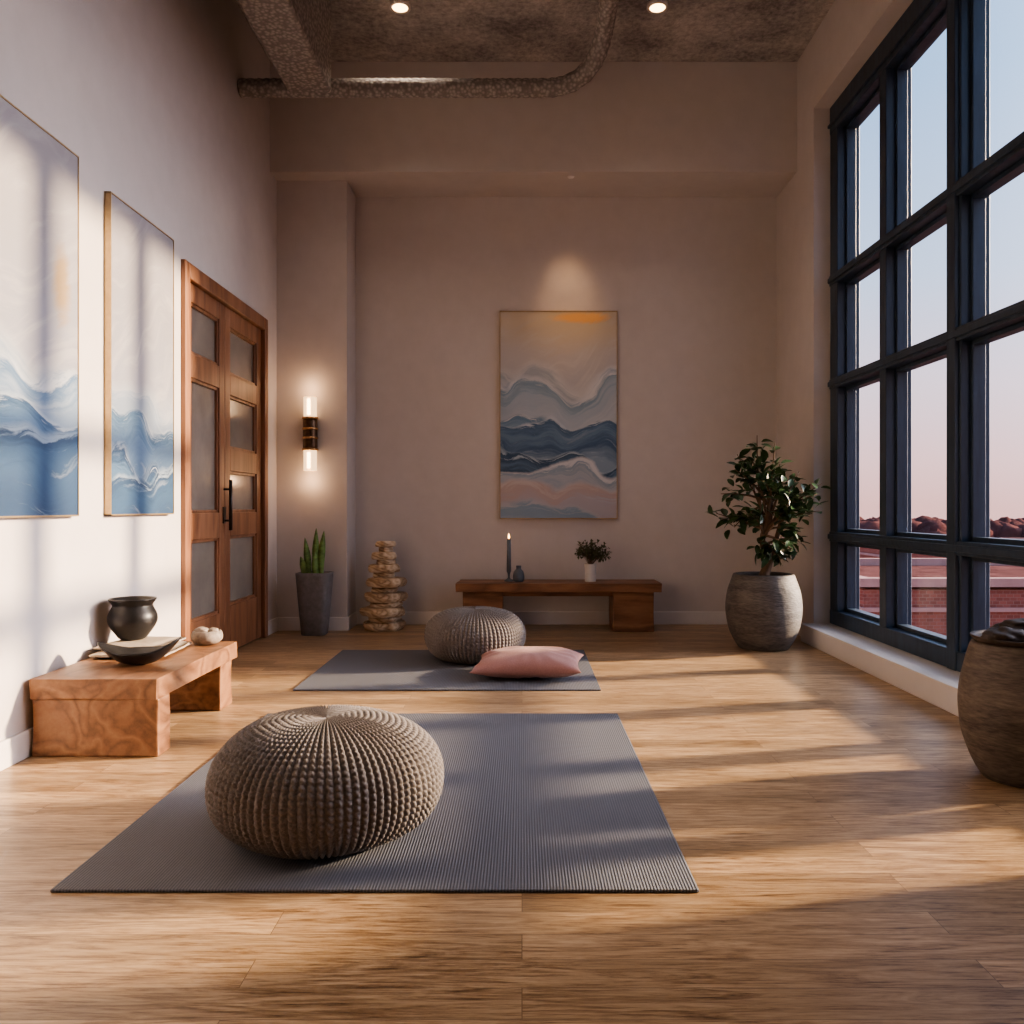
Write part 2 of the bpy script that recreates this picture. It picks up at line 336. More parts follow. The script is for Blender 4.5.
# ---------------------------------------------------------------- window
w=root('window_1',(2.58,4.8,.15))
X0,X1=2.52,2.70
fr=[(X0,X1,6.82,6.98,WZ0,WZ1),(X0,X1,2.6,2.78,WZ0,WZ1)]
for a,b in [(5.91,6.02),(4.06,4.18),(3.2,3.32)]: fr.append((X0,X1,a,b,WZ0,WZ1))
boxes('frame_posts',fr,M_blue,w,bevel=.006)
boxes('main_post',[(2.505,2.71,4.94,5.04,WZ0,WZ1),(2.53,2.70,4.92,5.06,WZ0,WZ1)],M_blue,w,bevel=.006)
ZR=[(WZ0,.265),(.82,.90),(2.06,2.14),(2.90,2.985),(4.14,WZ1)]
boxes('rails',[(X0-.008 if 0<i<4 else X0-.004,X1,2.6,6.98,a,b) for i,(a,b) in enumerate(ZR)],M_blue,w,bevel=.006)
boxes('rail_caps',[(X0-.022,X0+.03,2.6,6.98,(a+b)/2-.02,(a+b)/2+.02) for (a,b) in ZR[1:4]]+[(X0-.022,X0+.02,2.6,6.98,4.19,4.215)],M_blue,w,bevel=.005)
bays=[(6.02,6.82),(5.06,5.91),(4.18,4.92),(3.32,4.06),(2.78,3.2)]
sash=[];gl=[]
for (a,b) in bays:
    for i in range(4):
        z0=ZR[i][1]; z1=ZR[i+1][0]; t=.028
        sash+=[(2.585,2.66,a,a+t,z0,z1),(2.585,2.66,b-t,b,z0,z1),(2.585,2.66,a,b,z0,z0+t),(2.585,2.66,a,b,z1-t,z1)]
        gl.append((2.628,2.632,a+t,b-t,z0+t,z1-t))
boxes('sashes',sash,M_blue,w,bevel=.004)
mg,nt,b=newmat('window_glass')
nt.nodes.remove(b)
tr=N(nt,'ShaderNodeBsdfTransparent'); tr.inputs['Color'].default_value=(.97,.98,.99,1)
gg=N(nt,'ShaderNodeBsdfGlossy'); gg.inputs['Roughness'].default_value=.02
ms=N(nt,'ShaderNodeMixShader'); ms.inputs[0].default_value=.03
nt.links.new(tr.outputs[0],ms.inputs[1]); nt.links.new(gg.outputs[0],ms.inputs[2]); nt.links.new(ms.outputs[0],nt.nodes['Material Output'].inputs[0])
boxes('glass',gl,mg,w)

# ---------------------------------------------------------------- door
d=root('door_1',(XL-.05,6.37,0))
t=.085
boxes('frame',[(XL-.12,XL+.03,DY0,DY0+t,0,DZ),(XL-.12,XL+.03,DY1-t,DY1,0,DZ),(XL-.12,XL+.03,DY0+t,DY1-t,DZ-t-.02,DZ)],M_doorw,d,bevel=.008)
def leaf(nm,y0,y1,pan,edge):
    fx=(XL-.06,XL-.005); bs=[(fx[0],fx[1],y0,y0+edge,0.01,DZ-t-.02),(fx[0],fx[1],y1-edge,y1,0.01,DZ-t-.02)]
    zz=[0.01]+[v for p in pan for v in p]+[DZ-t-.02]
    for i in range(0,len(zz),2): bs.append((fx[0],fx[1],y0+edge,y1-edge,zz[i],zz[i+1]))
    boxes(nm+'_stiles',bs,M_doorw,d,bevel=.006)
    boxes(nm+'_beads',[q for (z0,z1) in pan for q in ((fx[0]+.012,fx[1]-.012,y0+edge,y0+edge+.02,z0,z1),(fx[0]+.012,fx[1]-.012,y1-edge-.02,y1-edge,z0,z1),(fx[0]+.012,fx[1]-.012,y0+edge,y1-edge,z0,z0+.02),(fx[0]+.012,fx[1]-.012,y0+edge,y1-edge,z1-.02,z1))],M_doorw,d,bevel=.003)
    boxes(nm+'_glass',[(XL-.045,XL-.035,y0+edge,y1-edge,z0,z1) for z0,z1 in pan],M_doorg,d)
mid=6.29
leaf('leaf_1',DY0+t,mid-.003,[(.33,.876),(1.06,1.96),(2.12,2.46)],.105)
leaf('leaf_2',mid+.003,DY1-t,[(.36,.88),(1.06,1.37),(1.54,1.94),(2.10,2.45)],.115)
tube('handle',[(XL+.045,mid-.02,.93),(XL+.045,mid-.02,1.30)],.013,M_metal,d)
tube('handle_mounts',[(XL-.01,mid-.02,1.0),(XL+.045,mid-.02,1.0)],.008,M_metal,d)
tube('handle_mounts_top',[(XL-.01,mid-.02,1.23),(XL+.045,mid-.02,1.23)],.008,M_metal,d)
boxes('lock_plate',[(XL-.006,XL+.004,mid-.05,mid+.0,.98,1.10)],M_metal,d)

# ---------------------------------------------------------------- paintings
def painting(c,wd,ht,mat,rot):
    r=root('abstract_painting',(0,0,0)); 
    D=.035
    cv=boxes('canvas',[(-wd/2+.006,wd/2-.006,-D+.004,-.002,-ht/2+.006,ht/2-.006)],mat)
    f=boxes('frame',[(-wd/2,-wd/2+.007,-D,0,-ht/2,ht/2),(wd/2-.007,wd/2,-D,0,-ht/2,ht/2),(-wd/2,wd/2,-D,0,-ht/2,-ht/2+.007),(-wd/2,wd/2,-D,0,ht/2-.007,ht/2)],M_gold)
    cv.parent=r; f.parent=r
    r.location=c; r.rotation_euler=(0,0,rot); return r
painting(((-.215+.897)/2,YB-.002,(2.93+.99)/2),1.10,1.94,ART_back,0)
painting((XL+.002,(3.04+4.14)/2,(2.80+1.055)/2),1.10,1.745,ART_l1,math.pi/2)
painting((XL+.002,(4.459+5.27)/2,(2.75+1.055)/2),.811,1.695,ART_l2,math.pi/2)

# ---------------------------------------------------------------- sconce
s=root('wall_sconce',(-1.87,7.6,1.745))
sx,sy=-1.87,7.535
boxes('backplate',[(sx-.04,sx+.04,7.575,7.599,1.62,1.87)],M_bronze,s,bevel=.004)
lathe('body',[(.0001,0),(.062,0),(.064,.02),(.064,.24),(.062,.26),(.0001,.26)],M_bronze,(sx,sy,1.615),32,s)
for k,z in enumerate((1.60,1.70,1.78,1.875)):
    lathe('ring_%d'%k,[(.0001,0),(.07,0),(.07,.018),(.0001,.018)],M_brass,(sx,sy-.0,z),32,s)
M_glow=emis('sconce_glass',(1,.66,.36),1.6)
M_core=emis('sconce_filament',(1,.75,.45),7)
for k,(z0,z1) in enumerate(((1.42,1.60),(1.89,2.07))):
    V=[];F=[];seg=16
    for j,z in enumerate((z0,z1)):
        for i in range(seg):
            a=2*math.pi*i/seg; rr=.048+(.009 if i%2 else 0); V.append((sx+rr*math.cos(a),sy+rr*math.sin(a),z))
    for i in range(seg): q=(i+1)%seg; F.append((i,q,seg+q,seg+i))
    F.append(tuple(range(seg))[::-1]); F.append(tuple(range(seg,2*seg)))
    mkobj('glass_tube_%d'%k,V,F,M_glow,s)
    boxes('filament_%d'%k,[(sx-.012,sx+.012,sy-.062,sy-.05,z0+.02,z1-.02)],M_core,s,bevel=.004)
def pl(name,loc,e,col,size=.05,parent=None):
    l=bpy.data.lights.new(name,'POINT'); l.energy=e; l.color=col; l.shadow_soft_size=size
    o=bpy.data.objects.new(name,l); o.location=loc; C.objects.link(o)
    if parent: setp(o,parent)
pl('lamp_up',(sx,sy-.05,2.16),1.4,(1,.60,.32),.04,s)
pl('lamp_down',(sx,sy-.05,1.33),1.4,(1,.60,.32),.04,s)

# ---------------------------------------------------------------- yoga mats
def yoga_mat(x0,x1,y0,y1):
    boxes('yoga_mat',[(x0,x1,y0,y1,0.0005,.010)],M_mat,bevel=.003,loc=((x0+x1)/2,(y0+y1)/2,0))
yoga_mat(-1.345,.505,2.431,4.51)
yoga_mat(-1.37,.472,5.10,6.516)

# ---------------------------------------------------------------- poufs
def pouf(c,R,H,ribs,rows,amp,rot=0):
    per=8; seg=ribs*per
    ph=np.linspace(0,math.pi,2000)
    ex=np.where(ph<math.pi/2,.76,.52)
    cz=np.cos(ph)
    r0=R*np.sin(ph)**ex; z0=H*.47+np.where(cz>0,H*.53,H*.47)*np.sign(cz)*np.abs(cz)**.92
    z0=z0-.006*np.exp(-(r0/(R*.10))**2)*(ph<1.5)
    s=np.concatenate([[0],np.cumsum(np.hypot(np.diff(r0),np.diff(z0)))]); s/=s[-1]
    nr=rows*7+1
    t=np.linspace(0,1,nr); r=np.interp(t,s,r0); z=np.interp(t,s,z0)
    dr=np.gradient(r); dz=np.gradient(z); ln=np.hypot(dr,dz)+1e-9; nx=-dz/ln; nz=dr/ln
    th=np.linspace(0,2*math.pi,seg,endpoint=False)
    T,TH=np.meshgrid(t,th,indexing='ij')
    colw=np.abs(np.sin(ribs*TH/2+ .25*np.sin(TH*5+T*9)))
    roww=np.abs(np.sin(math.pi*rows*T+ .5*np.sin(TH*7)+.35*np.sign(np.sin(ribs*TH))))
    at=np.clip(r/(R*.35),0.12,1)[:,None]
    d=amp*at*(colw**.55*(.45+.55*roww**.55)-.3)
    big=.006*np.sin(TH*3+1)*np.sin(T*math.pi)+.004*np.sin(TH*5+T*4)
    RR=np.maximum(r[:,None]+d*nx[:,None]+big*np.minimum(1,r[:,None]/R),0.0005)
    ZZ=np.maximum(z[:,None]+d*nz[:,None],0.001)
    V=np.stack([RR*np.cos(TH+rot),RR*np.sin(TH+rot),ZZ],-1).reshape(-1,3)
    i=np.arange(nr-1)[:,None]*seg; j=np.arange(seg)[None,:]; k=(j+1)%seg
    F=np.stack([i+j,i+seg+j,i+seg+k,i+k],-1).reshape(-1,4)
    me=bpy.data.meshes.new('knitted_pouf'); me.vertices.add(len(V)); me.vertices.foreach_set('co',V.ravel())
    me.loops.add(F.size); me.loops.foreach_set('vertex_index',F.ravel().astype(np.int32))
    me.polygons.add(len(F)); me.polygons.foreach_set('loop_start',np.arange(0,F.size,4,dtype=np.int32))
    me.polygons.foreach_set('use_smooth',np.ones(len(F),dtype=bool)); me.update(calc_edges=True); me.validate()
    me.materials.append(M_knit)
    o=bpy.data.objects.new('knitted_pouf',me); o.location=c; C.objects.link(o)
pouf((-.660,2.88,.010),.376,.384,88,46,.017)
pouf((-.336,6.12,.010),.355,.362,76,40,.015,.4)

# ---------------------------------------------------------------- cushion
def cushion(c,w,dp,h,rot):
    n=60;V=[];F=[]
    for sgn in (1,-1):
        for i in range(n+1):
            for j in range(n+1):
                u=-1+2*i/n; v=-1+2*j/n
                e=((1-abs(u)**2.4)*(1-abs(v)**2.4))
                th=max(e,0)**.5
                px=u*w/2*(1-.09*(1-v*v)*abs(u)**3); py=v*dp/2*(1-.10*(1-u*u)*abs(v)**3)
                z=sgn*h/2*th*(1 if sgn>0 else .7)
                z+=.014*noise.noise(Vector((px*7,py*9,sgn)))*th+.008*math.sin(math.atan2(v,u)*14+3*math.sin(u*3))*th*(max(abs(u),abs(v))**3)
                V.append((px,py,z+h*.36))
    m=(n+1)**2
    for i in range(n):
        for j in range(n):
            a=i*(n+1)+j; F.append((a,a+n+1,a+n+2,a+1)); F.append((m+a,m+a+1,m+a+n+2,m+a+n+1))
    o=mkobj('floor_cushion',V,F,M_pink,smooth=True)
    bm=bmesh.new(); bm.from_mesh(o.data); bmesh.ops.remove_doubles(bm,verts=bm.verts,dist=.0005); bm.to_mesh(o.data); bm.free()
    o.location=c; o.rotation_euler=rot
cushion((.045,5.52,.020),.70,.50,.19,(.05,-.02,-.10))

# ---------------------------------------------------------------- benches
def slab(name,b,mat,parent,jit=.012,seed=0):
    bm=bmesh.new(); 
    V=boxv(b)
    vs=[bm.verts.new(v) for v in V]
    for f in BF: bm.faces.new([vs[i] for i in f])
    bmesh.ops.subdivide_edges(bm,edges=bm.edges[:],cuts=10,use_grid_fill=True)
    cx=(b[0]+b[1])/2; cy=(b[2]+b[3])/2; cz=(b[4]+b[5])/2
    for v in bm.verts:
        nn=noise.noise(Vector((v.co.x*3+seed,v.co.y*3,v.co.z*5)))
        dx=(v.co.x-cx)/(b[1]-b[0])*2; dy=(v.co.y-cy)/(b[3]-b[2])*2; dz=(v.co.z-cz)/(b[5]-b[4])*2
        v.co.x+=jit*nn*(1 if abs(dx)>.99 else 0)*(-1 if dx<0 else 1)
        v.co.y+=jit*nn*(1 if abs(dy)>.99 else 0)*(-1 if dy<0 else 1)
        if dz<-.99 and b[4]>.05: v.co.z+=jit*.6*nn
    me=bpy.data.meshes.new(name); bm.to_mesh(me); bm.free(); me.materials.append(mat)
    o=bpy.data.objects.new(name,me); C.objects.link(o); setp(o,parent)
    md=o.modifiers.new('bev','BEVEL'); md.width=.008; md.segments=2; md.limit_method='ANGLE'; md.angle_limit=.8
    return o
bL=root('wooden_bench',(-1.87,4.3,0))
slab('seat',(-2.16,-1.60,3.74,4.80,.255,.345),M_bench,bL,.012,1)
slab('leg_1',(-2.155,-1.60,3.752,3.89,0.0,.257),M_bench,bL,.006,4)
slab('leg_2',(-2.15,-1.625,4.60,4.78,0.0,.257),M_bench,bL,.006,8)
bB=root('wooden_bench',(.33,7.7,0))
slab('seat',(-.575,1.225,7.46,7.90,.355,.43),M_bench2,bB,.014,2)
slab('apron',(-.2,.82,7.55,7.82,.31,.357),M_bench2,bB,.003,3)
slab('leg_1',(-.52,-.17,7.50,7.87,0,.357),M_bench2,bB,.006,5)
slab('leg_2',(.80,1.16,7.50,7.87,0,.357),M_bench2,bB,.006,6)

cl=root('folded_cloth',(-1.95,4.42,.345))
def sheet(name,cx,cy,z,w,dp,th,rot,par,seed):
    n=14;V=[];F=[]
    for s_ in (1,0):
        for i in range(n+1):
            for j in range(n+1):
                u=-1+2*i/n;v=-1+2*j/n
                x=u*w/2*(1+.04*noise.noise(Vector((v*2,seed,0)))); y=v*dp/2*(1+.04*noise.noise(Vector((u*2,seed,3))))
                X=cx+x*math.cos(rot)-y*math.sin(rot); Y=cy+x*math.sin(rot)+y*math.cos(rot)
                e=1-max(abs(u),abs(v))**8
                V.append((X,Y,z+th*.5+(s_-.5)*th*(.3+.7*e)+ (.003*noise.noise(Vector((X*12,Y*12,seed))) if s_ else 0)))
    m=(n+1)**2
    for i in range(n):
        for j in range(n):
            a=i*(n+1)+j; F.append((a,a+n+1,a+n+2,a+1)); F.append((m+a,m+a+1,m+a+n+2,m+a+n+1))
    for i in range(n):
        for (a,b_) in ((i*(n+1),(i+1)*(n+1)),((i+1)*(n+1)+n,i*(n+1)+n),(i+1,i),(n*(n+1)+i,n*(n+1)+i+1)):
            F.append((a,b_,b_+m,a+m))
    mkobj(name,V,F,M_cloth,par,smooth=True)
sheet('fold_1',-1.965,4.42,.347,.37,.40,.034,.06,cl,1)
sheet('fold_2',-1.975,4.43,.380,.31,.36,.028,-.05,cl,2)
vz=spl([(.0001,0),(.055,0),(.085,.03),(.118,.085),(.120,.125),(.102,.165),(.098,.178),(.110,.196),(.118,.208),(.112,.212),(.098,.195),(.09,.17),(.09,.12),(.06,.04),(.0001,.03)],60)
lathe('clay_vase',vz,M_black,(-2.035,4.46,.411),64)
def dish():
    n=36;V=[];F=[]
    for s_ in (0,1):
        for i in range(n+1):
            for j in range(n+1):
                u=-1+2*i/n;v=-1+2*j/n
                x=u*math.sqrt(max(0,1-v*v/2)); y=v*math.sqrt(max(0,1-u*u/2))
                r=math.hypot(x,y)
                z=.060*r**2.0+.05*max(0,abs(x)-.35)**1.5*1.6
                z+= .02*(x>0)*abs(x)**2
                V.append((x*.19,y*.11*(1-.35*x*x),z+s_*.018*(1-r**6*.5)))
    m=(n+1)**2
    for i in range(n):
        for j in range(n):
            a=i*(n+1)+j; F.append((a,a+1,a+n+2,a+n+1)); F.append((m+a,m+a+n+1,m+a+n+2,m+a+1))
    for i in range(n):
        for (a,b_) in ((i*(n+1),(i+1)*(n+1)),((i+1)*(n+1)+n,i*(n+1)+n),(i+1,i),(n*(n+1)+i,n*(n+1)+i+1)):
            F.append((a,b_,b_+m,a+m))
    o=mkobj('leaf_dish',V,F,M_black,smooth=True); o.location=(-1.83,4.08,.3465); o.rotation_euler=(0,0,.12)
dish()
bx,by=-1.735,4.70
sb=root('stone_bowl',(bx,by,.345))
lathe('bowl',spl([(.0001,0),(.05,0),(.078,.02),(.084,.045),(.075,.07),(.065,.07),(.06,.042),(.0001,.025)],32),M_pebble,(bx,by,.348),40,sb,wob=.05)
lump('pebble_1',(bx-.025,by-.01,.42),(.04,.038,.022),M_pebble,sb,seed=1,sub=3)
lump('pebble_2',(bx+.03,by+.01,.415),(.034,.032,.02),M_pebble,sb,seed=3,sub=3)

cs=root('candlestick',(-.12,7.7,.43))
lathe('holder',spl([(.0001,0),(.04,0),(.038,.012),(.012,.03),(.012,.07),(.02,.09),(.018,.10),(.0001,.10)],30),M_candle,(-.118,7.68,.431),24,cs)
tube('taper',[(-.118,7.68,.52),(-.118,7.68,.81)],[.021,.017],M_candle,cs,16)
lathe('flame',spl([(.0001,0),(.008,.012),(.006,.03),(.0001,.05)],12),emis('flame',(1,.5,.18),12),(-.118,7.68,.813),12,cs)
lathe('bud_vase',spl([(.0001,0),(.04,0),(.052,.04),(.042,.09),(.022,.115),(.024,.14),(.018,.14),(.0001,.12)],32),M_candle,(-.03,7.66,.431),32)
pp=root('potted_sprig',(.615,7.68,.432))
lathe('pot',spl([(.0001,0),(.045,0),(.05,.01),(.052,.13),(.054,.155),(.046,.155),(.044,.13),(.0001,.125)],30),M_white,(.615,7.68,.432),32,pp)
def leafgeo(p,d,up,L,Wd,n=4,curl=.2):
    d=d.normalized(); sd=d.cross(up)
    if sd.length<.01: sd=d.cross(Vector((1,0,0)))
    sd.normalize(); nn=sd.cross(d)
    V=[];F=[]
    for i in range(n+1):
        t=i/n; wd=Wd*math.sin(math.pi*min(1,t*.93+.04))**.8*.5
        c=p+d*(L*t)-nn*(curl*L*t*t)
        V+=[c-sd*wd+nn*wd*.35,c,c+sd*wd+nn*wd*.35]
    for i in range(n):
        a=i*3; F+=[(a,a+1,a+4,a+3),(a+1,a+2,a+5,a+4)]
    return V,F
parts=[];lv=[]
for i in range(56):
    a=random.uniform(0,6.28); el=random.uniform(.3,1.5); L=random.uniform(.12,.21)
    d=Vector((math.cos(a)*math.cos(el),math.sin(a)*math.cos(el),math.sin(el)))
    p0=Vector((.615,7.68,.56)); mid_=p0+Vector((0,0,.05))+d*L*.4; p1=p0+Vector((0,0,.035))+d*L
    p1.x=.615+(p1.x-.615)*1.15; p1.y=min(p1.y,7.92)
    parts.append(tubegeo([p0,mid_,p1],[.002,.0018,.001],4))
    for q in range(10):
        t=random.uniform(.25,1); pt=mid_.lerp(p1,t); dd=Vector((random.gauss(0,1),random.gauss(0,1),random.gauss(.3,1)))
        lv.append(leafgeo(pt,dd,Vector((0,0,1)),.034,.02,2))
V,F=merge(parts); mkobj('stems',V,F,M_bark,pp)
V,F=merge(lv); mkobj('leaves',V,F,M_sprig,pp)

# ---------------------------------------------------------------- snake plant
sp_=root('snake_plant',(-1.79,7.36,0))
def sqpot(c,mat,par):
    V=[];F=[];seg=64;prof=[(.0001,0),(.105,0),(.112,.008),(.135,.25),(.158,.51),(.160,.535),(.148,.537),(.143,.50),(.14,.46),(.0001,.46)]
    for r,z in prof:
        for i in range(seg):
            a=2*math.pi*i/seg; k=1/((abs(math.cos(a))**5+abs(math.sin(a))**5)**(1/5))*.93
            V.append((c[0]+r*k*math.cos(a),c[1]+r*k*math.sin(a)*.9,z))
    for j in range(len(prof)-1):
        for i in range(seg): k=(i+1)%seg; F.append((j*seg+i,j*seg+k,(j+1)*seg+k,(j+1)*seg+i))
    mkobj('pot',V,F,mat,par,smooth=True)
sqpot((-1.79,7.37,0),M_potg,sp_)
lathe('soil',[(.0001,0),(.128,0),(.128,.012),(.0001,.02)],M_soil,(-1.79,7.37,.465),24,sp_)
parts=[]
for (dx,dy,h,a,ln) in [(-.055,0,.36,.25,-.05),(.0,.03,.44,.1,.01),(.055,-.02,.42,-.2,.05),(.02,-.06,.25,.3,-.01),(-.075,-.04,.20,-.3,-.06)]:
    n=12; V=[];F=[]
    for i in range(n+1):
        t=i/n; wd=.031*(min(1,(1-t)*2.6+.02))**.7*(.8+.4*t if t<.5 else 1); tw=a+t*.5
        c=Vector((-1.79+dx+ln*t*t*.6,7.37+dy,.475+h*t)); s1=Vector((math.cos(tw),math.sin(tw),0)); s2=Vector((-math.sin(tw),math.cos(tw),0))
        V+=[c-s1*wd,c+s2*wd*.5,c+s1*wd,c-s2*wd*.3]
    for i in range(n):
        for k in range(4): q=(k+1)%4; F.append((i*4+k,i*4+q,i*4+4+q,i*4+4+k))
    parts.append((V,F))
V,F=merge(parts); mkobj('leaves',V,F,M_snake,sp_,smooth=True)

# ---------------------------------------------------------------- stacked tower
st=root('stacked_stone_sculpture',(-1.235,7.68,0))
lay=[(.185,.075),(.155,.05),(.195,.08),(.145,.05),(.185,.08),(.115,.055),(.175,.08),(.10,.05),(.145,.07),(.085,.045),(.115,.065),(.06,.05),(.085,.05)]
z=0
for i,(r,h) in enumerate(lay):
    pf=[(.0001,0),(r*.82,0),(r*.97,h*.2),(r,h*.5),(r*.96,h*.8),(r*.80,h),(.0001,h)]
    lathe('slice_%d'%i,spl(pf,30),M_log,(-1.235+.014*math.sin(i*2.3),7.68+.01*math.cos(i*1.7),z),56,st,wob=.22,wsc=1.8,seed=i*3.3)
    z+=h*.99

# ---------------------------------------------------------------- big potted tree
tp=root('potted_ficus_tree',(1.885,6.66,0))
pc=(1.885,6.66,0)
lathe('pot',spl([(.0001,0),(.16,0),(.20,.02),(.262,.14),(.290,.29),(.280,.43),(.245,.54),(.232,.575),(.215,.58),(.205,.56),(.215,.50),(.0001,.49)],60),M_pot1,pc,72,tp)
lathe('soil',[(.0001,0),(.212,0),(.2,.015),(.0001,.035)],M_soil,(pc[0],pc[1],.495),32,tp)
parts=[];lv=[]
def bez(p0,p1,p2,n=8): return [p0*(1-t)**2+p1*2*t*(1-t)+p2*t*t for t in [i/n for i in range(n+1)]]
base=Vector((pc[0]-.03,pc[1],.5))
def rel(dx,dz,dy): return Vector((pc[0]+dx,pc[1]+dy,dz))
trunk=[base,rel(.05,.69,0),rel(-.02,.84,-.02),rel(.045,1.0,0),rel(.06,1.18,.02)]
T=[]
for i in range(len(trunk)-1):
    for k in range(4): T.append(trunk[i].lerp(trunk[i+1],k/4))
T.append(trunk[-1]); parts.append(tubegeo(T,[.036-.016*i/len(T) for i in range(len(T))],10))
parts.append(tubegeo(bez(base+Vector((.05,.02,0)),rel(.09,.75,.06),rel(.17,1.0,.09)),[.018]*9,8))
tips=[(-.37,1.20,-.16),(-.36,1.05,.04),(-.24,1.39,-.06),(-.17,1.52,.14),(-.05,1.66,0),(.04,1.60,-.16),(.17,1.44,.14),(.29,1.38,.04),(.47,1.20,0),(.38,1.07,-.16),(.27,1.2,.19),(.22,.92,-.06),(.09,.70,-.16),(-.02,.74,-.11),(-.16,1.07,-.21),(-.06,1.30,-.16),(.06,1.34,.19),(-.22,.94,.04),(.31,.86,.04),(.12,1.15,-.26),(-.08,1.0,.19),(.44,1.28,-.11),(.16,.78,-.16),(-.10,1.46,-.05),(.12,1.30,-.1),(.2,1.08,-.2)]
random.seed(11)
for (dx,dz,dy) in tips:
    tip=rel(dx,dz,dy); tip.x=min(tip.x,2.30); o=random.choice(T[8:]) if dz>.9 else random.choice(T[5:10])
    mid_=o.lerp(tip,.5)+Vector((random.uniform(-.04,.04),random.uniform(-.04,.04),random.uniform(.0,.06)))
    B=bez(o,mid_,tip); parts.append(tubegeo(B,[.012-.0011*i for i in range(9)],6))
    for q in range(21):
        t=random.uniform(.55,1.0); k=int(t*8); p=B[k]+Vector((random.gauss(0,.03),random.gauss(0,.04),random.gauss(0,.024)))
        dd=(p-o).normalized()*.6+Vector((random.gauss(0,.8),random.gauss(0,.8),random.gauss(-.05,.5)))
        lv.append(leafgeo(p,dd,Vector((random.gauss(0,.4),random.gauss(0,.4),1)),random.uniform(.07,.11),random.uniform(.040,.058),4,random.uniform(.05,.4)))
V,F=merge(parts); mkobj('trunk',V,F,M_bark,tp,smooth=True)
V,F=merge(lv); V=[Vector((min(v.x,2.37),v.y,v.z)) for v in V]; mkobj('leaves',V,F,M_leaf,tp,smooth=True)

# ---------------------------------------------------------------- near right pot
rp=root('stone_planter_urn',(2.03,3.46,0))
rc=(2.035,3.46,0)
lathe('urn',spl([(.0001,0),(.13,0),(.16,.015),(.215,.13),(.240,.27),(.232,.39),(.205,.50),(.19,.545),(.17,.55),(.16,.52),(.0001,.50)],60),M_pot2,rc,80,rp,wob=.02)
lathe('dish',spl([(.0001,0),(.15,0),(.185,.015),(.195,.03),(.18,.03),(.15,.02),(.0001,.015)],30),M_stone,(rc[0],rc[1],.545),48,rp)
for k,(dx,dy,s1,s2,s3,h) in enumerate([(-.10,-.05,.085,.06,.035,0),(.06,-.06,.1,.07,.04,0),(0,.08,.09,.06,.035,0),(-.01,0,.09,.07,.03,.03)]):
    lump('stone_%d'%k,(rc[0]+dx,rc[1]+dy,.585+h),(s1,s2,s3),M_stone,rp,seed=k*2.1,amp=.3)

# ---------------------------------------------------------------- ceiling duct & conduit
boxes('ceiling_beam',[(-1.79,-1.46,-1.99,6.55,4.27,ZC)],M_duct,bevel=.02)
pts=[Vector((-2.18,6.60,4.34)),Vector((-1,6.60,4.34)),Vector((.15,6.60,4.34))]
pts+=bez(Vector((.2,6.60,4.34)),Vector((.56,6.60,4.36)),Vector((.60,6.3,4.60)),10)+bez(Vector((.61,6.2,4.64)),Vector((.63,5.6,4.82)),Vector((.64,5.0,4.86)),6)+[Vector((.64,2,4.86)),Vector((.64,-1.9,4.86))]
D=[]
for i in range(len(pts)-1):
    n=max(1,int((pts[i+1]-pts[i]).length/.03))
    for k in range(n): D.append(pts[i].lerp(pts[i+1],k/n))
D.append(pts[-1])
V,F=tubegeo(D,[.066+.006*(i%2) for i in range(len(D))],20)
mkobj('ceiling_duct_pipe',V,F,M_duct,smooth=True)

# ---------------------------------------------------------------- downlights
M_lamp=emis('lamp_disc',(1,.60,.26),8)
for (x,y) in [(-.936,6.55),(1.04,6.55),(-.936,3.8),(1.04,3.8),(-.936,1.0),(1.04,1.0)]:  # far pair is in view; the other four are unseen, added as room fill
    r=root('ceiling_downlight',(x,y,ZC))
    lathe('rim',[(.060,0),(.082,0),(.082,.03),(.060,.03),(.060,0)],M_trim,(x,y,ZC-.03),32,r,cap=False)
    lathe('disc',[(.0001,0),(.060,0),(.060,.006),(.0001,.006)],M_lamp,(x,y,ZC-.028),24,r)
    l=bpy.data.lights.new('beam','SPOT'); l.energy=42; l.color=(1,.80,.63); l.spot_size=1.75; l.spot_blend=1; l.shadow_soft_size=.06
    o=bpy.data.objects.new('beam',l); o.location=(x,y,ZC-.05); C.objects.link(o); setp(o,r)
r=root('picture_spotlight',(.43,7.5,4.006))
lathe('housing',[(.0001,0),(.025,0),(.03,.008),(.03,.012),(.0001,.012)],M_trim,(.43,7.50,3.993),24,r)
l=bpy.data.lights.new('picture_beam','SPOT'); l.energy=38; l.color=(1,.60,.30); l.spot_size=math.radians(42); l.spot_blend=1; l.shadow_soft_size=.12
o=bpy.data.objects.new('picture_beam',l); o.location=(.43,7.5,3.985); C.objects.link(o)
dv=Vector((.43,8.0,3.02))-o.location; o.rotation_euler=dv.to_track_quat('-Z','Y').to_euler(); setp(o,r)

# ---------------------------------------------------------------- outside
M_tree=simple('autumn_trees',(.10,.045,.042),1,noise_s=1.0,var=.35,spec=0)
M_brick,nt,b=newmat('outdoor_brick')
k=N(nt,'ShaderNodeTexBrick'); k.inputs['Color1'].default_value=(.30,.12,.095,1); k.inputs['Color2'].default_value=(.21,.085,.07,1); k.inputs['Mortar'].default_value=(.28,.17,.15,1); k.inputs['Scale'].default_value=3.4
nt.links.new(coords(nt,(1,1,1),(math.pi/2,0,0)),k.inputs['Vector']); nt.links.new(k.outputs['Color'],b.inputs['Base Color']); b.inputs['Specular IOR Level'].default_value=0
M_par=simple('parapet_stone',(.42,.27,.25),.9,noise_s=3,var=.1,spec=0)
M_pane=simple('building_windows',(.05,.05,.07),.3,noise_s=2,var=.3)
M_roof=simple('flat_roof',(.13,.06,.055),1,noise_s=1.5,var=.4,spec=0)
